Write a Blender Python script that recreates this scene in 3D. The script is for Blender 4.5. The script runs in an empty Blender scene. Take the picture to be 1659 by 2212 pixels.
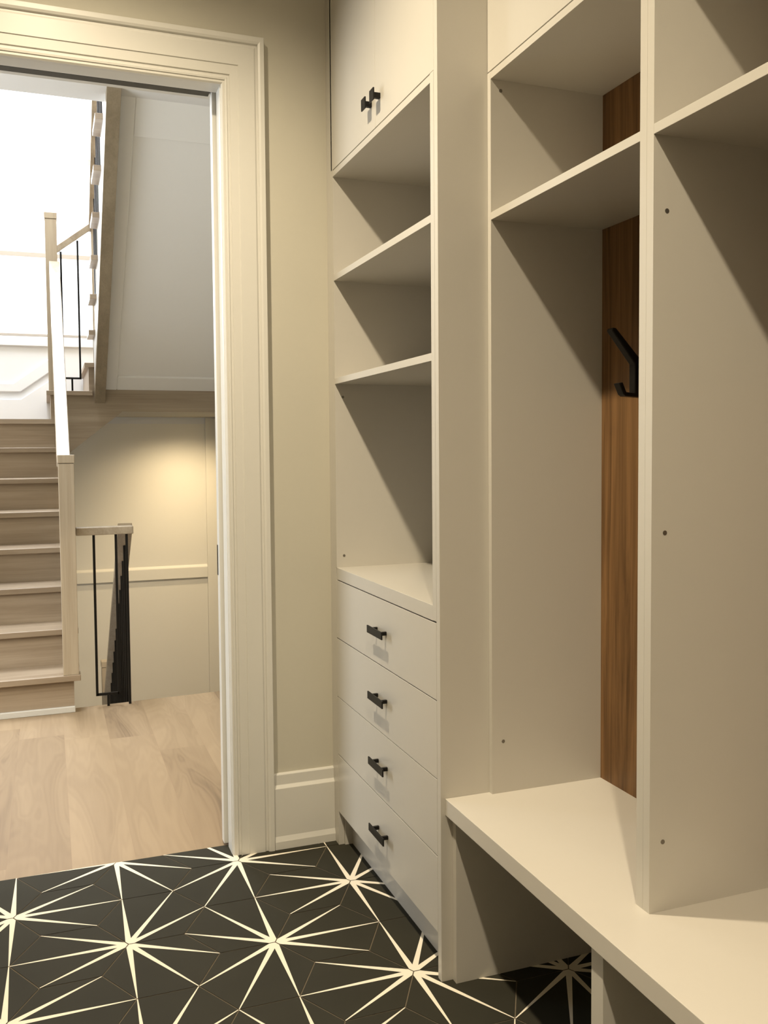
import bpy, bmesh, math, random
from mathutils import Vector, Matrix
random.seed(4)
S = bpy.context.scene
COL = S.collection

# ------------------------------------------------------------------ camera
F, PX, PY = 1943.377, 814.449, 1067.432
yaw, pitch, roll = 0.350835, -0.047861, -0.0084435
fw = Vector((math.sin(yaw)*math.cos(pitch), math.cos(yaw)*math.cos(pitch), math.sin(pitch)))
rt = Vector((math.cos(yaw), -math.sin(yaw), 0))
up = rt.cross(fw)
r2 = rt*math.cos(roll) + up*math.sin(roll)
u2 = -rt*math.sin(roll) + up*math.cos(roll)
cam = bpy.data.cameras.new('camera')
cam.sensor_fit = 'HORIZONTAL'; cam.sensor_width = 36.0
cam.lens = F/1659*36.0
cam.shift_x = (829.5-PX)/1659; cam.shift_y = (PY-1106)/1659
cam.clip_start = 0.05
co = bpy.data.objects.new('camera', cam)
co.matrix_world = Matrix(((r2.x, u2.x, -fw.x, -0.85445), (r2.y, u2.y, -fw.y, -2.80224), (r2.z, u2.z, -fw.z, 1.27), (0, 0, 0, 1)))
COL.objects.link(co); S.camera = co

# ------------------------------------------------------------------ view, world, lamps
S.view_settings.view_transform = 'Standard'; S.view_settings.look = 'None'
S.view_settings.gamma = 1.0; S.view_settings.use_curve_mapping = False
S.view_settings.exposure = 0.0
S.cycles.max_bounces = 8; S.cycles.diffuse_bounces = 5; S.cycles.caustics_reflective = False
S.cycles.caustics_refractive = False; S.cycles.sample_clamp_indirect = 6.0
S.cycles.use_denoising = True
W = bpy.data.worlds.new('overcast_sky'); S.world = W; W.use_nodes = True
W.node_tree.nodes['Background'].inputs[0].default_value = (0.93, 0.97, 1.0, 1)
W.node_tree.nodes['Background'].inputs[1].default_value = 2.6

WARM = (1.0, 0.85, 0.61)
def lamp(name, kind, loc, energy, color, rot=(0, 0, 0), **kw):
    d = bpy.data.lights.new(name, kind); d.energy = energy; d.color = color
    for k, v in kw.items(): setattr(d, k, v)
    o = bpy.data.objects.new(name, d); o.location = loc; o.rotation_euler = rot; COL.objects.link(o); return o
# recessed downlights of the mudroom ceiling
lamp('downlight_and_fill', 'SPOT', (-0.86, -0.95, 3.12), 262, WARM, spot_size=2.4, spot_blend=1.0, shadow_soft_size=0.035)
lamp('downlight_and_fill', 'SPOT', (-0.84, -3.1, 3.12), 272, WARM, spot_size=3.05, spot_blend=1.0, shadow_soft_size=0.035)
# recessed downlight of the hall ceiling, then an added fill lamp
lamp('downlight_and_fill', 'SPOT', (-0.9, 1.0, 2.97), 16, (1, .84, .62), spot_size=2.6, spot_blend=0.8, shadow_soft_size=0.05)
lamp('downlight_and_fill', 'SPOT', (0.12, 1.0, 2.97), 380, (1, .80, .52), (math.radians(44), 0, math.radians(4)), spot_size=0.62, spot_blend=1.0, shadow_soft_size=0.05)  # unseen fill added to brighten the lower far wall
# downlight under the stair landing
lamp('downlight_and_fill', 'SPOT', (0.13, 4.0, 1.53), 56, (1, .78, .47), spot_size=2.7, spot_blend=1.0, shadow_soft_size=0.04)
# daylight: stairwell window (sky portal + soft daylight), front-of-house daylight reaching the hall
lamp('window_daylight', 'AREA', (-0.85, 4.62, 3.3), 90, (0.95, 0.98, 1.0), (math.radians(90), 0, math.radians(180)),
     shape='RECTANGLE', size=1.3, size_y=2.2)
lamp('skylight_daylight', 'AREA', (-1.15, 3.2, 5.95), 330, (0.88, 0.93, 1.0), (0, 0, 0), shape='RECTANGLE', size=1.0, size_y=2.2)
lamp('hall_daylight', 'AREA', (-3.1, 1.0, 1.7), 92, (0.90, 0.95, 1.0), (math.radians(90), 0, math.radians(-90)),
     shape='RECTANGLE', size=1.6, size_y=2.0)

# ------------------------------------------------------------------ materials
def mat(name, col, rough=0.5, spec=0.3, metal=0.0, noise=0.0, nscale=40.0, bump=0.0):
    m = bpy.data.materials.new(name); m.use_nodes = True
    nt = m.node_tree; b = nt.nodes['Principled BSDF']
    b.inputs['Roughness'].default_value = rough; b.inputs['Metallic'].default_value = metal
    b.inputs['Specular IOR Level'].default_value = spec
    tc = nt.nodes.new('ShaderNodeTexCoord'); n = nt.nodes.new('ShaderNodeTexNoise')
    n.inputs['Scale'].default_value = nscale; n.inputs['Detail'].default_value = 4
    nt.links.new(tc.outputs['Object'], n.inputs['Vector'])
    r = nt.nodes.new('ShaderNodeMapRange'); r.inputs['To Min'].default_value = 1-noise; r.inputs['To Max'].default_value = 1+noise
    nt.links.new(n.outputs['Fac'], r.inputs['Value'])
    mx = nt.nodes.new('ShaderNodeVectorMath'); mx.operation = 'SCALE'; mx.inputs[0].default_value = col
    nt.links.new(r.outputs[0], mx.inputs['Scale']); nt.links.new(mx.outputs[0], b.inputs['Base Color'])
    if bump:
        bp_ = nt.nodes.new('ShaderNodeBump'); bp_.inputs['Strength'].default_value = bump; bp_.inputs['Distance'].default_value = .002
        nt.links.new(n.outputs['Fac'], bp_.inputs['Height']); nt.links.new(bp_.outputs[0], b.inputs['Normal'])
    return m
def wood(name, dark, light, axis='Z', scale=1.0, rough=0.45, ring=0.0):
    """straight grained wood; the grain runs along `axis`"""
    m = bpy.data.materials.new(name); m.use_nodes = True
    nt = m.node_tree; b = nt.nodes['Principled BSDF']; b.inputs['Roughness'].default_value = rough
    b.inputs['Specular IOR Level'].default_value = 0.3
    tc = nt.nodes.new('ShaderNodeTexCoord'); mp = nt.nodes.new('ShaderNodeMapping')
    st = {'X': (0.8, 14, 14), 'Y': (14, 0.8, 14), 'Z': (14, 14, 0.8)}[axis]
    mp.inputs['Scale'].default_value = [s*scale for s in st]
    nt.links.new(tc.outputs['Object'], mp.inputs['Vector'])
    n = nt.nodes.new('ShaderNodeTexNoise'); n.inputs['Scale'].default_value = 1.0; n.inputs['Detail'].default_value = 7
    n.inputs['Roughness'].default_value = .62; n.inputs['Distortion'].default_value = .5 + ring
    nt.links.new(mp.outputs[0], n.inputs['Vector'])
    mp2 = nt.nodes.new('ShaderNodeMapping'); mp2.inputs['Scale'].default_value = [s*scale*9 if s > 1 else s*3 for s in st]
    nt.links.new(tc.outputs['Object'], mp2.inputs['Vector'])
    n2 = nt.nodes.new('ShaderNodeTexNoise'); n2.inputs['Scale'].default_value = 1; n2.inputs['Detail'].default_value = 3
    nt.links.new(mp2.outputs[0], n2.inputs['Vector'])
    ad = nt.nodes.new('ShaderNodeMath'); ad.operation = 'MULTIPLY_ADD'; ad.inputs[1].default_value = .35
    nt.links.new(n2.outputs['Fac'], ad.inputs[0]); nt.links.new(n.outputs['Fac'], ad.inputs[2])
    cr = nt.nodes.new('ShaderNodeValToRGB'); cr.color_ramp.elements[0].position = .48; cr.color_ramp.elements[1].position = .86
    cr.color_ramp.elements[0].color = (*dark, 1); cr.color_ramp.elements[1].color = (*light, 1)
    nt.links.new(ad.outputs[0], cr.inputs[0]); nt.links.new(cr.outputs[0], b.inputs['Base Color'])
    return m

M = {}
M['cabinet'] = mat('cabinet_paint', (.52, .495, .445), .30, .5, noise=.01)
M['bench'] = mat('bench_laminate', (.56, .53, .475), .35, .35, noise=.01)
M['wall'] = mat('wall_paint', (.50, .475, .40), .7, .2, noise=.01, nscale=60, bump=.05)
M['trim'] = mat('trim_paint', (.60, .585, .54), .33, .4, noise=.008)
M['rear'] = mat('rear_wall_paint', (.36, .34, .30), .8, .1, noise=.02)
M['ceil'] = mat('ceiling_paint', (.80, .78, .75), .8, .1, noise=.01)
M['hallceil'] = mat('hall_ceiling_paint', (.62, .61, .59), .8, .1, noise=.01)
M['track'] = mat('slot_shade_metal', (.075, .072, .062), .5, .3, metal=.4)  # dark tone stands in for the shade inside the pocket slot
M['hallwall'] = mat('hall_wall_paint', (.70, .68, .63), .6, .2, noise=.01)
M['frame'] = mat('taupe_window_frame', (.40, .35, .30), .6, .2)
M['white'] = mat('hall_trim_white', (.66, .66, .67), .5, .3, noise=.005)
M['black'] = mat('matte_black_metal', (.009, .008, .007), .45, .3, metal=.3, noise=.1)
M['gap'] = mat('dark_reveal', (.02, .016, .012), .8, .1)
M['screw'] = mat('dull_steel', (.22, .20, .17), .4, .5, metal=.8)
M['tile'] = mat('dark_cement_tile', (.030, .028, .0195), .7, .15, noise=.22, nscale=5, bump=.1)
M['inlay'] = mat('cream_tile_inlay', (.80, .735, .61), .7, .15, noise=.03, nscale=30)
M['grout'] = mat('brown_grout', (.17, .14, .10), .85, .1, noise=.15)
M['soffit'] = mat('soffit_paint', (.70, .685, .65), .6, .2, noise=.01)
M['stairY'] = wood('stair_oak', (.25, .19, .13), (.37, .295, .215), 'X', 1.0, .33)
M['stairZ'] = wood('newel_oak', (.33, .265, .185), (.46, .385, .285), 'Z')
M['railY'] = wood('rail_oak', (.27, .215, .15), (.40, .335, .25), 'Y', 1.0, .28)
M['walnut'] = wood('walnut_veneer', (.085, .042, .014), (.235, .125, .05), 'Z', 1.3, .4, ring=1.2)
def glass():
    m = bpy.data.materials.new('window_glass'); m.use_nodes = True; nt = m.node_tree
    nt.nodes.remove(nt.nodes['Principled BSDF']); out = nt.nodes['Material Output']
    t = nt.nodes.new('ShaderNodeBsdfTransparent'); g = nt.nodes.new('ShaderNodeBsdfGlossy'); g.inputs['Roughness'].default_value = .02
    mx = nt.nodes.new('ShaderNodeMixShader'); mx.inputs[0].default_value = .06
    nt.links.new(t.outputs[0], mx.inputs[1]); nt.links.new(g.outputs[0], mx.inputs[2]); nt.links.new(mx.outputs[0], out.inputs[0])
    return m
M['glass'] = glass()
def planks():
    m = bpy.data.materials.new('pale_oak_planks'); m.use_nodes = True; nt = m.node_tree; N = nt.nodes; L = nt.links
    b = N['Principled BSDF']; b.inputs['Roughness'].default_value = .5; b.inputs['Specular IOR Level'].default_value = .25
    tc = N.new('ShaderNodeTexCoord'); sp = N.new('ShaderNodeSeparateXYZ'); L.new(tc.outputs['Object'], sp.inputs[0])
    def math_(op, a, b_=None, c_=None):
        n = N.new('ShaderNodeMath'); n.operation = op
        for i, q in enumerate((a, b_, c_)):
            if q is None: continue
            if isinstance(q, (int, float)): n.inputs[i].default_value = q
            else: L.new(q, n.inputs[i])
        return n.outputs[0]
    PW = .19
    xs = math_('DIVIDE', math_('ADD', sp.outputs[0], 0.053), PW)
    xi = math_('FLOOR', xs); xf = math_('FRACT', xs)
    wn = N.new('ShaderNodeTexWhiteNoise'); wn.noise_dimensions = '1D'; L.new(xi, wn.inputs['W'])
    ys = math_('MULTIPLY_ADD', wn.outputs['Value'], 3.7, math_('DIVIDE', sp.outputs[1], 1.5))
    yi = math_('FLOOR', ys); yf = math_('FRACT', ys)
    cb = N.new('ShaderNodeCombineXYZ'); L.new(xi, cb.inputs[0]); L.new(yi, cb.inputs[1])
    w2 = N.new('ShaderNodeTexWhiteNoise'); w2.noise_dimensions = '3D'; L.new(cb.outputs[0], w2.inputs['Vector'])
    # grain
    off = N.new('ShaderNodeVectorMath'); off.operation = 'MULTIPLY_ADD'
    L.new(w2.outputs['Color'], off.inputs[0]); off.inputs[1].default_value = (9, 9, 9)
    sc = N.new('ShaderNodeVectorMath'); sc.operation = 'MULTIPLY'; L.new(tc.outputs['Object'], sc.inputs[0]); sc.inputs[1].default_value = (5.5, .9, 1)
    L.new(sc.outputs[0], off.inputs[2])
    g = N.new('ShaderNodeTexNoise'); g.inputs['Scale'].default_value = 1.3; g.inputs['Detail'].default_value = 2; g.inputs['Distortion'].default_value = .9
    L.new(off.outputs[0], g.inputs['Vector'])
    rings = math_('SINE', math_('MULTIPLY', g.outputs['Fac'], 62.0))
    sc2 = N.new('ShaderNodeVectorMath'); sc2.operation = 'MULTIPLY'; L.new(tc.outputs['Object'], sc2.inputs[0]); sc2.inputs[1].default_value = (90, 4, 1)
    g2 = N.new('ShaderNodeTexNoise'); g2.inputs['Scale'].default_value = 1; g2.inputs['Detail'].default_value = 4; L.new(sc2.outputs[0], g2.inputs['Vector'])
    v = math_('MULTIPLY_ADD', w2.outputs['Value'], .56, math_('MULTIPLY_ADD', g.outputs['Fac'], .62, math_('MULTIPLY_ADD', rings, .045, math_('MULTIPLY', g2.outputs['Fac'], .16))))
    cr = N.new('ShaderNodeValToRGB'); e = cr.color_ramp.elements
    e[0].position = .28; e[0].color = (.115, .078, .05, 1); e[1].position = .98; e[1].color = (.34, .25, .155, 1)
    k = e.new(.55); k.color = (.25, .178, .108, 1)
    L.new(v, cr.inputs[0])
    sx = math_('LESS_THAN', math_('MULTIPLY', math_('MINIMUM', xf, math_('SUBTRACT', 1, xf)), PW), .0009)
    sy = math_('LESS_THAN', math_('MULTIPLY', math_('MINIMUM', yf, math_('SUBTRACT', 1, yf)), 1.5), .0009)
    seam = math_('MULTIPLY', math_('MAXIMUM', sx, sy), .35)
    mix = N.new('ShaderNodeMix'); mix.data_type = 'RGBA'; L.new(seam, mix.inputs[0]); L.new(cr.outputs[0], mix.inputs[6]); mix.inputs[7].default_value = (.25, .16, .10, 1)
    L.new(mix.outputs[2], b.inputs['Base Color'])
    return m
M['planks'] = planks()

# ------------------------------------------------------------------ mesh helpers
class MB:
    def __init__(s): s.bm = bmesh.new()
    def box(s, x0, x1, y0, y1, z0, z1):
        if x0 > x1: x0, x1 = x1, x0
        if y0 > y1: y0, y1 = y1, y0
        if z0 > z1: z0, z1 = z1, z0
        v = [s.bm.verts.new(p) for p in ((x0,y0,z0),(x1,y0,z0),(x1,y1,z0),(x0,y1,z0),(x0,y0,z1),(x1,y0,z1),(x1,y1,z1),(x0,y1,z1))]
        for f in ((3,2,1,0),(4,5,6,7),(0,1,5,4),(1,2,6,5),(2,3,7,6),(3,0,4,7)): s.bm.faces.new([v[i] for i in f])
        return s
    def prism(s, poly, axis, a0, a1):
        """extrude a 2-D polygon along axis; poly in (y,z) for X, (x,z) for Y, (x,y) for Z"""
        def P(p, a): return {'X': (a, p[0], p[1]), 'Y': (p[0], a, p[1]), 'Z': (p[0], p[1], a)}[axis]
        A = [s.bm.verts.new(P(p, a0)) for p in poly]; B = [s.bm.verts.new(P(p, a1)) for p in poly]
        s.bm.faces.new(A); s.bm.faces.new(B[::-1])
        n = len(poly)
        for i in range(n): s.bm.faces.new((A[i], B[i], B[(i+1) % n], A[(i+1) % n]))
        return s
    def bar(s, p, q, w, h):
        """rectangular bar from p to q; w sideways, h vertical-ish"""
        p, q = Vector(p), Vector(q); d = (q-p).normalized()
        side = d.cross(Vector((0, 0, 1)))
        side = side.normalized() if side.length > 1e-4 else Vector((1, 0, 0))
        u = side.cross(d).normalized()
        v = []
        for c in (p, q):
            for a, b in ((-1,-1),(1,-1),(1,1),(-1,1)): v.append(s.bm.verts.new(c + side*a*w/2 + u*b*h/2))
        for f in ((0,1,2,3),(7,6,5,4),(0,4,5,1),(1,5,6,2),(2,6,7,3),(3,7,4,0)): s.bm.faces.new([v[i] for i in f])
        return s
    def cyl(s, c, r, axis, a0, a1, n=16):
        P = []
        for k in range(n):
            t = 2*math.pi*k/n; P.append((c[0]+r*math.cos(t), c[1]+r*math.sin(t)))
        return s.prism(P, axis, a0, a1)
    def build(s, name, m, parent=None, bevel=0.0, kind=None, origin=None):
        bmesh.ops.recalc_face_normals(s.bm, faces=s.bm.faces)
        me = bpy.data.meshes.new(name); 
        loc = Vector((0, 0, 0))
        if parent is None:
            vs = [v.co for v in s.bm.verts]
            lo = Vector([min(v[i] for v in vs) for i in range(3)]); hi = Vector([max(v[i] for v in vs) for i in range(3)])
            loc = Vector(((lo.x+hi.x)/2, (lo.y+hi.y)/2, lo.z))
            if m is M['planks'] or m is M['tile']: loc = Vector((0, 0, 0))
            bmesh.ops.translate(s.bm, verts=s.bm.verts, vec=-loc)
        else:
            w = Vector((0, 0, 0)); q = parent
            while q is not None: w += q.location; q = q.parent
            bmesh.ops.translate(s.bm, verts=s.bm.verts, vec=-w)
        s.bm.to_mesh(me); s.bm.free()
        me.materials.append(m)
        o = bpy.data.objects.new(name, me); COL.objects.link(o); o.location = loc
        if parent is not None: o.parent = parent
        if bevel:
            b = o.modifiers.new('bevel', 'BEVEL'); b.width = bevel; b.segments = 2; b.limit_method = 'ANGLE'; b.angle_limit = .6
            b.use_clamp_overlap = True
        if kind: o['kind'] = kind
        return o
def box(name, m, x0, x1, y0, y1, z0, z1, parent=None, bevel=0.0, kind=None):
    return MB().box(x0, x1, y0, y1, z0, z1).build(name, m, parent, bevel, kind)
def thing(name, label, cat, loc, group=None):
    o = bpy.data.objects.new(name, None); o.empty_display_size = .05; COL.objects.link(o); o.location = loc
    o['label'] = label; o['category'] = cat
    if group: o['group'] = group
    return o
def copy_tree(o, parent=None):
    c = o.copy(); COL.objects.link(c); c.parent = parent
    for ch in o.children: copy_tree(ch, c)
    return c
ST = 'structure'

# ------------------------------------------------------------------ tiled floor
HS = .1431; OX, OY = -.3304, -.5744; RT = -.0056; TH = .047
q3 = math.sqrt(3)
def lat(a, b): return (OX + HS*(a - RT*b), OY + HS*(b + RT*a))
def clip(poly, lo, hi):
    for ax, val, sgn in ((0, lo[0], 1), (0, hi[0], -1), (1, lo[1], 1), (1, hi[1], -1)):
        out = []
        for i in range(len(poly)):
            p, q = poly[i], poly[(i+1) % len(poly)]
            dp, dq = (p[ax]-val)*sgn, (q[ax]-val)*sgn
            if dp >= 0: out.append(p)
            if dp*dq < 0:
                t = dp/(dp-dq); out.append((p[0]+(q[0]-p[0])*t, p[1]+(q[1]-p[1])*t))
        poly = out
        if len(poly) < 3: return []
    return poly
LO, HI = (-2.6, -3.7), (.45, TH)
bm = bmesh.new()
def addpoly(poly, z, mi):
    poly = clip(poly, LO, HI)
    if len(poly) < 3: return
    try:
        f = bm.faces.new([bm.verts.new((p[0], p[1], z)) for p in poly]); f.material_index = mi
    except ValueError: pass
def inset(poly, d):
    n = len(poly); c = (sum(p[0] for p in poly)/n, sum(p[1] for p in poly)/n)
    k = 1 - d/(HS*q3/2)
    return [(c[0]+(p[0]-c[0])*k, c[1]+(p[1]-c[1])*k) for p in poly]
addpoly([(LO[0], LO[1]), (HI[0], LO[1]), (HI[0], HI[1]), (LO[0], HI[1])], 0.0, 2)
def rotv(v, a): return (v[0]*math.cos(a)-v[1]*math.sin(a), v[0]*math.sin(a)+v[1]*math.cos(a))
def isect(p, d, q, e):
    det = d[0]*(-e[1]) + e[0]*d[1]
    t = ((q[0]-p[0])*(-e[1]) + e[0]*(q[1]-p[1]))/det
    return (p[0]+d[0]*t, p[1]+d[1]*t)
GR = .0014; WB, WT = .0079, .0012      # spike half-widths at the star and at the tip
for i in range(-6, 5):
    for j in range(-9, 10):
        # star lattice: type A stars and type B stars
        for typ in (0, 1):
            a0 = 4.5*i; b0 = q3/2*i + 2*q3*j
            if typ: a0 += 2; b0 += q3
            if not (-17 < a0 < 8 and -25 < b0 < 8): continue
            # directions of the three tile centres around the star
            cd = (0, 120, 240) if typ == 0 else (60, 180, 300)
            for ang in cd:
                A = math.radians(ang)
                cx_, cy_ = a0+math.cos(A), b0+math.sin(A)
                hexv = [lat(cx_+math.cos(A+math.pi+k*math.pi/3), cy_+math.sin(A+math.pi+k*math.pi/3)) for k in range(6)]
                hv = inset(hexv, GR)
                addpoly(hv, .0016, 0)
                V = hv[0]
                ax = math.atan2(hv[3][1]-V[1], hv[3][0]-V[0])
                tips = [hv[4], hv[3], hv[2]]           # angles +? sorted below
                tips.sort(key=lambda t: ((math.atan2(t[1]-V[1], t[0]-V[0])-ax+math.pi) % (2*math.pi))-math.pi)
                edges = [hv[1], hv[5]]
                edges.sort(key=lambda t: ((math.atan2(t[1]-V[1], t[0]-V[0])-ax+math.pi) % (2*math.pi))-math.pi)
                lines = []
                for T in tips:
                    d = (T[0]-V[0], T[1]-V[1]); l = math.hypot(*d); d = (d[0]/l, d[1]/l); nrm = (-d[1], d[0])
                    rgt = ((V[0]-nrm[0]*WB, V[1]-nrm[1]*WB), (T[0]-nrm[0]*WT, T[1]-nrm[1]*WT))
                    lft = ((V[0]+nrm[0]*WB, V[1]+nrm[1]*WB), (T[0]+nrm[0]*WT, T[1]+nrm[1]*WT))
                    lines.append((rgt, lft))
                def X(l1, l2): return isect(l1[0], (l1[1][0]-l1[0][0], l1[1][1]-l1[0][1]), l2[0], (l2[1][0]-l2[0][0], l2[1][1]-l2[0][1]))
                b_ = [X(lines[0][0], (V, edges[0])), X(lines[0][1], lines[1][0]), X(lines[1][1], lines[2][0]), X(lines[2][1], (V, edges[1]))]
                for k in range(3): addpoly([V, b_[k], lines[k][0][1], lines[k][1][1], b_[k+1]], .0019, 1)
me = bpy.data.meshes.new('floor'); bmesh.ops.recalc_face_normals(bm, faces=bm.faces)
for f in bm.faces:
    if f.normal.z < 0: f.normal_flip()
bm.to_mesh(me); bm.free()
for k in ('tile', 'inlay', 'grout'): me.materials.append(M[k])
o = bpy.data.objects.new('floor', me); COL.objects.link(o); o['kind'] = ST
# hall floor
MB().box(-3.2, .45, TH, 1.835, -.30, 0.0).build('floor_hall', M['planks'], None, 0, ST)
MB().prism([(-1.02, 1.835), (-.757, 1.835), (-.757, 1.888), (.45, 1.97), (.45, 1.835)][::-1], 'Z', -.03, 0.0).build('floor_hall_nosing', M['planks'], None, 0, ST)

# ------------------------------------------------------------------ room shell
YW = -.026                       # mudroom face of the door wall
CZ = 3.15
DX0, DX1, DZ = -1.42, -.334, 2.382  # doorway
def wallbox(name, m, *b): return box(name, m, *b, kind=ST)
w = MB().box(DX1+.02, .45, YW, .035, 0, CZ).box(-2.6, DX0, YW, .035, 0, CZ).box(DX0, DX1+.02, YW, .035, DZ+.02, CZ)
w.box(DX1+.03, .45, .0901, .14, 0, CZ).box(-3.2, DX0, .09, .14, 0, CZ).box(DX0, DX1+.03, .0901, .14, DZ+.03, CZ)
w.build('wall_doorway', M['wall'], None, 0, ST)
wallbox('wall_right', M['wall'], .45, .55, -3.7, 4.6, -2.8, 6.0)
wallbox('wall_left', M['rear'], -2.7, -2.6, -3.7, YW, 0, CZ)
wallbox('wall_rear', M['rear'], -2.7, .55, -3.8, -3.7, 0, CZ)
wallbox('ceiling', M['ceil'], -2.7, .45, -3.8, .035, CZ, CZ+.1)
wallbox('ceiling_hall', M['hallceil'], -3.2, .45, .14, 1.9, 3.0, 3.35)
wallbox('wall_hall_left', M['hallwall'], -3.3, -3.2, .035, 4.6, -.3, 6.0)
w = MB().box(-3.2, -1.75, 1.86, 1.96, 0, 3.0).box(-1.85, -1.75, 1.96, 4.5, -2.8, 6.0)
w.build('wall_stair_left', M['hallwall'], None, 0, ST)
wallbox('wall_upper_floor', M['hallwall'], -3.2, .45, .3, .4, 3.35, 6.0)
wallbox('ceiling_stairwell', M['ceil'], -3.3, .55, .3, 4.7, 6.0, 6.1)
# far wall of the stairwell, with the window opening
FY = 4.5; WX0, WX1, WZ0, WZ1 = -1.55, -.12, 2.15, 4.5
w = MB().box(-1.85, WX0, FY, FY+.15, 1.5, 6).box(WX1, .55, FY, FY+.15, 1.5, 6).box(WX0, WX1, FY, FY+.15, 1.5, WZ0).box(WX0, WX1, FY, FY+.15, WZ1, 6)
w.build('wall_far', M['white'], None, 0, ST)
wallbox('wall_far_lower', M['hallwall'], -1.85, .55, FY, FY+.15, -2.8, 1.4999)
wallbox('floor_basement', M['stairY'], -1.75, .45, 3.3, 4.5, -1.55, -1.45)
MB().prism([(1.90, -.20), (3.35, -1.38), (3.35, -1.45), (1.90, -.30)], 'X', -.45, .45).build('basement_bounce_blocker', M['stairY'], None, 0, ST)  # added unseen slope in place of steps, blocks bounce light from below
wallbox('wall_well_front', M['hallwall'], -1.75, .45, 1.75, 1.83, -2.8, -.30)
# window with transom
wn = MB()
wn.box(WX0, WX0+.05, FY+.04, FY+.12, WZ0, WZ1).box(WX1-.05, WX1, FY+.04, FY+.12, WZ0, WZ1)
wn.box(WX0, WX1, FY+.04, FY+.12, WZ0, WZ0+.03).box(WX0, WX1, FY+.04, FY+.12, WZ1-.05, WZ1)
wn.box(WX0, WX1, FY+.04, FY+.12, 2.755, 2.79)
win = wn.build('window_1', M['frame'], None, .002, ST)
pane = MB().box(WX0+.05, WX1-.05, FY+.075, FY+.08, WZ0+.03, 2.755).box(WX0+.05, WX1-.05, FY+.075, FY+.08, 2.79, WZ1-.05).build('window_glass', M['glass'], win)
stl = MB().box(-1.75, .44, FY-.025, FY+.04, 2.08, 2.15).build('window_sill', M['white'], win, .004)
# wainscot on the far wall above the landing (follows the short flight)
w = MB().prism([(-1.75, 1.735), (-1.03, 1.735), (-.81, 1.895), (-.81, 2.00), (-1.078, 1.80), (-1.75, 1.80)], 'Y', FY-.018, FY)
w.prism([(-1.75, 1.496), (-.81, 1.496), (-.81, 1.835), (-1.03, 1.682), (-1.75, 1.682)], 'Y', FY-.033, FY)
w.build('trim_2', M['white'], None, .006, ST)
# belt rail and stile of the lower far wall
w = MB().box(-1.75, .345, FY-.022, FY, .262, .348).box(.345, .45, FY-.022, FY, -1.45, 1.55)
w.prism([(FY-.022, .348), (FY, .348), (FY, .368)], 'X', -1.75, .345)
w.build('trim_3', M['hallwall'], None, .003, ST)

# doorway: jamb, header with pocket slot, casing, pocket door
j = MB()
j.box(DX1-.002, DX1+.02, YW, .035, 0, DZ+.02).box(DX1+.012, DX1+.03, .088, .14, 0, DZ+.02)
j.box(DX0, DX1-.002, YW, .035, DZ, DZ+.02).box(DX0, DX1, .088, .14, DZ+.018, DZ+.03)
j.build('trim_4', M['trim'], None, .001, ST)
CO = -.203  # casing outer edge
prof = [(0, 0), (0, .010), (.004, .014), (.010, .014), (.011, .017), (.016, .018), (.018, .015), (.024, .015), (.026, .019), (.050, .0195), (.052, .0225),
        (.100, .0225), (.105, .019), (.110, .019), (.112, .025), (.118, .028), (.130, .028), (.131, .026), (.131, 0)]
bmc = bmesh.new()
xi, zi = DX1, DZ
def ring(pt):      # profile point -> the 4 mitred corners (left leg bottom, left top, right top, right bottom)
    w_, d_ = pt; y = YW - d_*.95
    return [Vector((DX0-w_, y, 0)), Vector((DX0-w_, y, zi+w_*1.14)), Vector((xi+w_, y, zi+w_*1.14)), Vector((xi+w_, y, 0))]
R_ = [[bmc.verts.new(v) for v in ring(p)] for p in prof]
for a in range(len(prof)-1):
    for k in range(3): bmc.faces.new((R_[a][k], R_[a+1][k], R_[a+1][k+1], R_[a][k+1]))
mb = MB(); mb.bm.free(); mb.bm = bmc
mb.build('trim_1', M['trim'], None, 0, ST)

pd = MB().box(-.348, .44, .045, .08, .008, 2.40).build('door_1', M['trim'], None, .0015, ST)
box('edge_pull', M['black'], -.3492, -.3478, .068, .0795, .877, .974, pd)
box('flush_pull', M['black'], -.3255, -.29, .0443, .0455, .846, 1.004, pd)
box('slot_shade_track', M['track'], DX0, -.352, .052, .0875, 2.388, 2.4345, pd)  # track box fills the slot, darkened in place of its shade

# baseboard
bb = MB().prism([(YW, 0), (YW-.024, 0), (YW-.024, .026), (YW-.018, .042), (YW-.018, .196), (YW-.010, .206), (YW-.010, .238), (YW-.006, .243), (YW, .243)], 'X', CO+.001, .0)
bb.build('baseboard_doorway', M['trim'], None, .001, ST)
MB().prism([(YW, 0), (YW-.024, 0), (YW-.024, .026), (YW-.018, .042), (YW-.018, .196), (YW-.010, .206), (YW-.010, .238), (YW, .243)], 'X', -2.6, DX0-.132).build('baseboard_left', M['trim'], None, 0, ST)

# ------------------------------------------------------------------ tall cabinet with drawers
KX = .432        # carcass back
YL, YR = -.090, -.8475      # inner faces of the sides
tc = thing('tall_cabinet', 'tall off-white cabinet with four drawers, open shelves and upper doors beside the doorway', 'cabinet', (.2, -.48, 0))
cab = M['cabinet']
box('filler_strip', cab, .0, .019, YW-.0, -.083, 0, CZ, tc, .0006)
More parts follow.
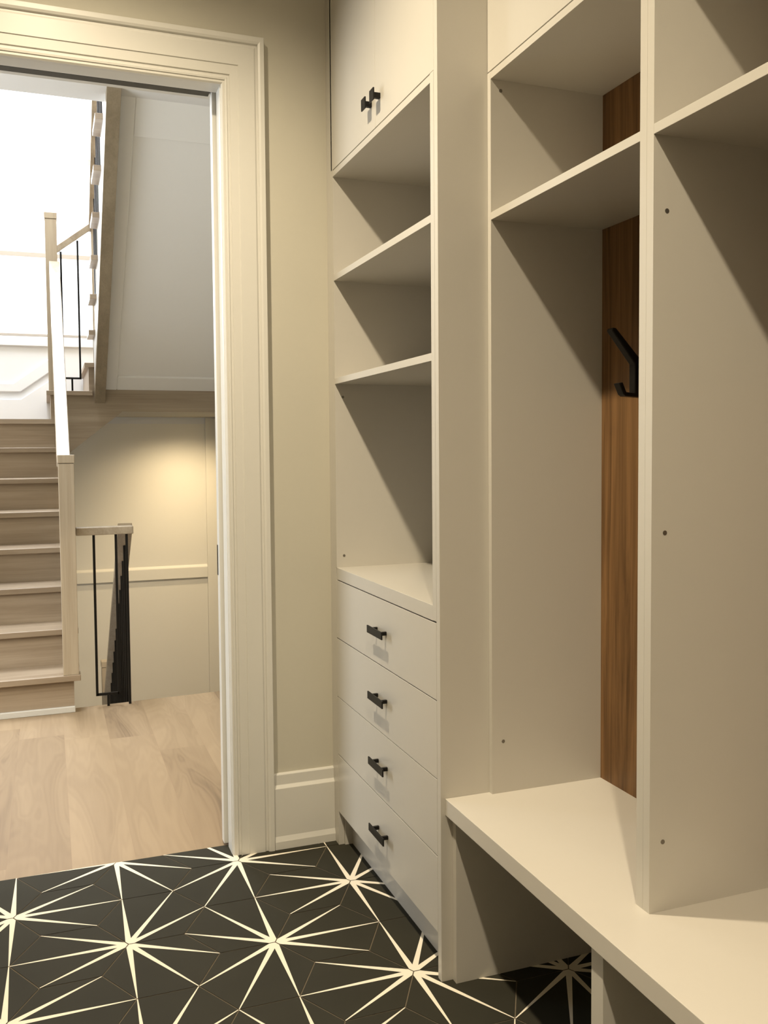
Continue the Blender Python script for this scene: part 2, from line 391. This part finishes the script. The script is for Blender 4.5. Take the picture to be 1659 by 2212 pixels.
# left side: set back behind the fronts, flush in the open zone
def side(name, ya, yb_, fronts_to):
    m_ = MB().box(.0195, KX, ya, yb_, 0, 2.143)
    m_.box(0, .0195, ya, yb_, .866, 2.143)
    return m_.build(name, cab, tc)
MB().box(.0195, KX, -.072, YL, 0, CZ).box(0, .0195, -.083, YL, .902, 2.143).build('side_panel', cab, tc)
MB().box(.0195, KX, -.868, YR, .0, CZ).box(0, .0195, -.868, YR, .866, 2.1425).build('side_panel', cab, tc)
box('end_panel', cab, .0, KX, -.888, -.8685, 0, CZ, tc, .0006)
box('back_panel', cab, KX, KX+.016, -.888, YW, .0, CZ, tc)
box('countertop', cab, .0, KX, YR, YL, .8645, .902, tc, .0006)
box('shelf', cab, .0, KX, YR, YL, 1.802, 1.8205, tc, .0005)
box('shelf', cab, .0, KX, YR, YL, 1.481, 1.4995, tc, .0005)
box('rail_panel', cab, .0, KX, YR, YL, 2.122, 2.1405, tc, .0005)
box('toe_kick', cab, .044, .060, -.8475, YL, 0, .112, tc)
box('shadow_reveal', M['gap'], .021, .030, -.8475, YL, .1125, .8635, tc)
# drawers
zs = [.1120, .2992, .4868, .6762, .8618]
gaps = [0, .0028, .0022, .0028, .0034]
def make_drawer(k):
    z0, z1 = zs[k], zs[k+1]
    g0 = 0.0 if k == 0 else gaps[k]/2
    g1 = gaps[k+1]/2 if k < 3 else .0006
    d = box('drawer', cab, .0, .019, -.8674, -.0838, z0+g0, z1-g1, tc, .0005)
    zc = [.207, .3985, .5855, .773][k]
    h = MB().box(-.0245, -.0205, -.557, -.440, zc-.0105, zc+.0105)
    h.box(-.0210, .0002, -.534, -.526, zc-.004, zc+.006).box(-.0210, .0002, -.463, -.455, zc-.004, zc+.006)
    h.build('bar_handle', M['black'], d, .0008)
for k in range(4): make_drawer(k)
# upper doors
def knob(par, y, z):
    m_ = MB().box(-.0245, -.0205, y-.0155, y+.0155, z-.0155, z+.0155).box(-.021, .0002, y-.006, y+.006, z-.007, z+.007)
    m_.build('knob', M['black'], par, .0008)
d1 = box('door', cab, .0, .019, -.4768, -.0725, 2.1435, CZ, tc, .0006)
d2 = box('door', cab, .0, .019, -.8674, -.4782, 2.1435, CZ, tc, .0006)
knob(d1, -.447, 2.214); knob(d2, -.514, 2.2135)
def screw(par, x, yface, z):
    MB().cyl((x, z), .0042, 'Y', yface-.0008, yface+.001, 14).build('screw_cap', M['screw'], par)
screw(tc, .026, YL, 1.441); screw(tc, .025, YL, .939)

# ------------------------------------------------------------------ locker units
LX = .128; ZB, ZBB = .4457, .4058
def locker(name, label, y0, t0, y1, t1, grp):
    """y0 = outer left face (larger y), t0 gable thickness; y1 inner right face"""
    L = thing(name, label, 'cabinet', ((LX+KX)/2, (y0+y1)/2, ZB), grp)
    for a, b in ((y0-t0, y0), (y1-t1, y1)):
        MB().box(LX, KX, a, b, ZB, 2.1428).box(LX+.019, KX, a, b, 2.1428, CZ).build('side_panel', cab, L)
    box('shelf', cab, LX, KX, y1, y0-t0, 1.8048, 1.822, L, .0005)
    box('rail_panel', cab, LX, KX, y1, y0-t0, 2.126, 2.1425, L, .0005)
    box('wood_back_panel', M['walnut'], KX, KX+.012, y1, y0-t0, ZB, 2.126, L)['label'] = 'walnut veneered back panel'
    return L
la = locker('open_locker', 'open off-white locker bay between tall drawer cabinet and thick divider', -.8885, .0155, -1.465, .019, 'open locker bays above the bench')
lb = locker('open_locker', 'open off-white locker bay cut off by the right edge of the photo', -1.4845, .0185, -2.105, .019, 'open locker bays above the bench')
def ldoor(par, a, b): return box('door', cab, LX, LX+.0185, b, a, 2.1452, CZ, par, .0006)
ldoor(la, -.889, -1.4835); ldoor(lb, -1.4850, -2.124)
screw(la, .154, -.904, 2.102); screw(la, .158, -.904, .571)
for z in (1.678, 1.123, .572): screw(lb, .156, -1.503, z)

# coat hook on the walnut panel
hk = thing('coat_hook', 'black metal double coat hook on walnut panel inside the locker bay', 'hook', (KX-.002, -1.075, 1.39))
hy0, hy1 = -1.086, -1.064
xw = KX
box('mounting_plate', M['black'], xw-.004, xw, hy0-.001, hy1+.001, 1.385, 1.485, hk, .0008)
m_ = MB().prism([(xw-.004, 1.392), (xw-.004, 1.470), (xw-.026, 1.478), (xw-.086, 1.540), (xw-.094, 1.541), (xw-.097, 1.535), (xw-.036, 1.462), (xw-.036, 1.392)], 'Y', hy0, hy1)
m_.build('upper_prong', M['black'], hk, .002)
MB().prism([(xw-.004, 1.394), (xw-.058, 1.398), (xw-.068, 1.420), (xw-.078, 1.418), (xw-.066, 1.393), (xw-.060, 1.389), (xw-.004, 1.386)], 'Y', hy0, hy1).build('lower_prong', M['black'], hk, .0015)

# ------------------------------------------------------------------ bench
bn = thing('storage_bench', 'long off-white built-in bench running under the open lockers', 'bench', (.22, -1.5, 0))
box('bench_top', M['bench'], .0117, KX+.015, -2.124, -.8885, ZBB, ZB, bn, .001)
box('support_panel', cab, .030, KX, -.907, -.8885, 0, ZBB, bn, .0005)
box('support_panel', cab, .030, KX, -1.507, -1.471, 0, ZBB, bn, .0005)
box('support_panel', cab, .030, KX, -2.124, -2.088, 0, ZBB, bn, .0005)
box('back_panel', cab, KX, KX+.015, -2.124, -.8885, 0, ZBB, bn)

# ------------------------------------------------------------------ stairs
R = .187; T = .238; Y1 = 1.80
SX0, SX1 = -1.746, -.757
stw = M['stairY']
fl = thing('staircase', 'light oak staircase flight climbing away from the hall to the landing', 'staircase', (-1.25, 2.6, 0), 'oak stair flights')
for k in range(1, 9):
    y = Y1 + (k-1)*T
    box('riser', stw, SX0, SX1, y+.027, y+.045, (k-1)*R-(.03 if k > 1 else 0)+.0, k*R-.03, fl)
    if k < 8: box('tread', stw, SX0, SX1+.032, y, y+T+.045, k*R-.03, k*R, fl, .003)
box('skirt_moulding', M['trim'], SX0, SX1+.004, Y1+.010, Y1+.027, 0, .030, fl, .003)
# closed outer side under the flight
poly = [(1.83, 0)]
for k in range(1, 8): poly += [(Y1+.03+(k-1)*T, k*R-.03), (Y1+.03+k*T, k*R-.03)]
poly += [(3.496, 1.46), (3.496, 1.22), (2.05, 0.0)]
MB().prism(poly, 'X', SX1-.015, SX1).build('side_panel', M['hallwall'], fl)
ld = thing('stair_landing', 'oak stair landing with two turning steps below the window', 'landing', (-.8, 4.0, 1.25))
MB().box(SX0, -.757, 3.466, 3.492, 8*R-.03, 8*R).box(SX0, -.60, 3.4921, FY-.033, 8*R-.03, 8*R).build('landing_deck', stw, ld)
box('tread', stw, -.849, -.56, 3.465, FY-.033, 9*R-.03, 9*R, ld, .003)
box('riser', stw, -.824, -.806, 3.492, FY-.033, 8*R, 9*R-.03, ld)
box('tread', stw, -.608, .446, 3.465, FY-.033, 10*R-.03, 10*R, ld, .003)
box('riser', stw, -.582, -.564, 3.492, FY-.033, 9*R, 10*R-.03, ld)
MB().prism([(-.806, 1.20), (-.806, 8*R-.03), (-.806, 9*R-.03), (-.564, 9*R-.03), (-.564, 10*R-.03), (.446, 10*R-.03), (.446, 1.55), (-.371, 1.55)], 'Y', 3.492, 3.512).build('fascia_board', wood('fascia_oak', (.235, .18, .12), (.33, .265, .19), 'X'), ld)
MB().prism([(-.806, 1.20), (-.371, 1.55), (.446, 1.55), (.446, 1.565), (-.378, 1.565), (-.806, 1.222)], 'Y', 3.512, FY-.032).build('underside_panel', M['rear'], ld)  # darker paint stands in for the shade under the landing

# upper flight: rises back towards the viewer
T2 = .243; N0 = 3.522      # nosing of tread 11
uf = thing('staircase', 'upper oak stair flight seen from below with pale panelled underside', 'staircase', (-.05, 2.6, 1.6), 'oak stair flights')
for k in range(11, 19):
    yn = N0 - (k-11)*T2
    box('tread', stw, -.586, .44, yn-.272, yn, k*R-.03, k*R, uf, .002)
    box('riser', stw, -.549, .44, yn-.045, yn-.027, (k-1)*R, k*R-.03, uf)
sl = R/T2
YE = 1.55
def zs_(y, z0): return z0 + sl*(3.492-y)
poly = [(3.492, 1.604+.012)]
poly += [(3.492, 11*R-.03)]
for k in range(11, 18):
    yn = N0-(k-11)*T2
    poly += [(yn-.03-T2, k*R-.03), (yn-.03-T2, (k+1)*R-.03)]
poly += [(YE, 18*R-.03), (YE, zs_(YE, 1.616))]
MB().prism(poly, 'X', -.547, -.530).build('side_skirt', M['white'], uf)
MB().prism([(3.492, 1.604), (3.492, 1.69), (YE, zs_(YE, 1.69)), (YE, zs_(YE, 1.604))], 'X', -.548, -.481).build('stringer', wood('stringer_oak', (.19, .15, .095), (.26, .21, .14), 'Y'), uf, .001)
MB().prism([(3.492, 1.708), (3.492, 1.73), (YE, zs_(YE, 1.73)), (YE, zs_(YE, 1.708))], 'X', -.481, .45).build('underside_panel', M['soffit'], uf)
# raised border frame of the underside
def sof(name, x0, x1, ya, yb_, d=.014):
    return MB().prism([(ya, zs_(ya, 1.708)), (yb_, zs_(yb_, 1.708)), (yb_, zs_(yb_, 1.708-d)), (ya, zs_(ya, 1.708-d))], 'X', x0, x1)
fr = sof('', -.481, -.405, 3.492, YE); fr2 = MB()
def addsof(mb_, x0, x1, ya, yb_, d=.014):
    mb_.prism([(ya, zs_(ya, 1.708)), (yb_, zs_(yb_, 1.708)), (yb_, zs_(yb_, 1.708-d)), (ya, zs_(ya, 1.708-d))], 'X', x0, x1)
addsof(fr, -.405, .45, 3.492, 3.392); addsof(fr, -.405, .45, 1.965, YE)
fr.build('underside_frame', M['soffit'], uf, .004)

# ------------------------------------------------------------------ newels, rails, balusters
nw, rw, bk = M['stairZ'], M['railY'], M['black']
def newel(par, x0, x1, y0, y1, z0, z1):
    n = box('newel_post', nw, x0+.003, x1-.003, y0+.003, y1-.003, z0, z1-.042, par, .002)
    c = box('newel_cap', nw, x0, x1, y0, y1, z1-.040, z1, n, .003)
    box('cap_groove', M['gap'], x0+.005, x1-.005, y0+.005, y1-.005, z1-.043, z1-.039, n)
    return n
def frame_x(par, xa, xb, y, zta, ztb, zb, zf, b=.012):
    """black baluster pair in the X direction joined by a bottom bar on one foot"""
    m_ = MB().box(xa-b/2, xa+b/2, y-b/2, y+b/2, zb, zta).box(xb-b/2, xb+b/2, y-b/2, y+b/2, zb, ztb).box(xa, xb, y-b/2, y+b/2, zb, zb+b)
    xm = (xa+xb)/2; m_.box(xm-b/2, xm+b/2, y-b/2, y+b/2, zf, zb)
    m_.build('baluster_frame', bk, par)
def frame_y(par, ya, yb_, x, zta, ztb, zb, zf, b=.012):
    m_ = MB().box(x-b/2, x+b/2, ya-b/2, ya+b/2, zb, zta).box(x-b/2, x+b/2, yb_-b/2, yb_+b/2, zb, ztb).box(x-b/2, x+b/2, ya, yb_, zb, zb+b)
    ym = (ya+yb_)/2; m_.box(x-b/2, x+b/2, ym-b/2, ym+b/2, zf, zb)
    m_.build('baluster_frame', bk, par)
r1 = thing('stair_railing', 'oak newel post and daylit sloping handrail of the lower stair flight', 'railing', (-.77, 1.84, R), 'oak and black metal stair railings')
newel(r1, -.809, -.730, 1.803, 1.882, R, 1.264)
def railbar(par, x0, x1, pts, th):
    (ya, za), (yb_, zb_) = pts
    MB().prism([(ya, za), (yb_, zb_), (yb_, zb_-th), (ya, za-th)], 'X', x0, x1).build('handrail', rw, par, .003)
railbar(r1, -.812, -.748, [(1.875, 1.255), (3.492, 1.255+.786*1.617)], .05)
for k in range(2, 8):
    yc = Y1 + (k-1)*T + .13
    zt = 1.21+.786*(yc-1.875)
    frame_y(r1, yc-.055, yc+.055, -.785, zt-.035, zt+.05, k*R+.05, k*R)
r2_ = thing('stair_railing', 'landing railing with tall newel post and black baluster frame beside the window', 'railing', (-.68, 3.53, 9*R), 'oak and black metal stair railings')
newel(r2_, -.836, -.757, 3.515, 3.592, 9*R, 2.845)
MB().prism([(-.764, 2.632), (-.545, 2.800), (-.545, 2.752), (-.764, 2.584)], 'Y', 3.52, 3.585).build('handrail', rw, r2_, .003)
frame_x(r2_, -.738, -.632, 3.548, 2.60, 2.68, 1.765, 9*R)
r3 = thing('stair_railing', 'upper flight railing glimpsed between the overhanging stair treads', 'railing', (-.52, 3.4, 10*R), 'oak and black metal stair railings')
newel(r3, -.548, -.470, 3.53, 3.61, 10*R, 3.215)
railbar(r3, -.559, -.500, [(3.53, 2.82), (1.6, 2.82+sl*1.93)], .05)
for k in range(11, 18):
    yc = N0-(k-11)*T2-.13; zt = 2.77+sl*(3.53-yc)
    frame_y(r3, yc-.055, yc+.055, -.530, zt+.03, zt-.05, k*R+.05, k*R)
r4 = thing('stair_railing', 'short guard railing of black balusters with an oak top rail beside the downward stairs', 'railing', (-.6, 1.87, 0), 'oak and black metal stair railings')
box('handrail', rw, -.731, -.457, 1.842, 1.905, .866, .905, r4, .004)
frame_x(r4, -.647, -.541, 1.872, .868, .868, .055, 0)
box('baluster', bk, -.495, -.483, 1.866, 1.878, 0, .868, r4)
railbar(r4, -.529, -.458, [(1.90, .918), (3.50, .918-.786*1.60)], .046)
for k in range(13):
    yc = 2.0+k*.12
    zt = .872-.786*(yc-1.9)
    box('baluster', bk, -.497, -.485, yc-.006, yc+.006, zt-.95, zt, r4)
MB().prism([(1.89, -.02), (3.50, -1.28), (3.50, -1.50), (1.89, -.28)], 'X', -.53, -.455).build('stringer', stw, r4)
newel(r4, -.545, -.47, 3.50, 3.575, -1.45, -.14)
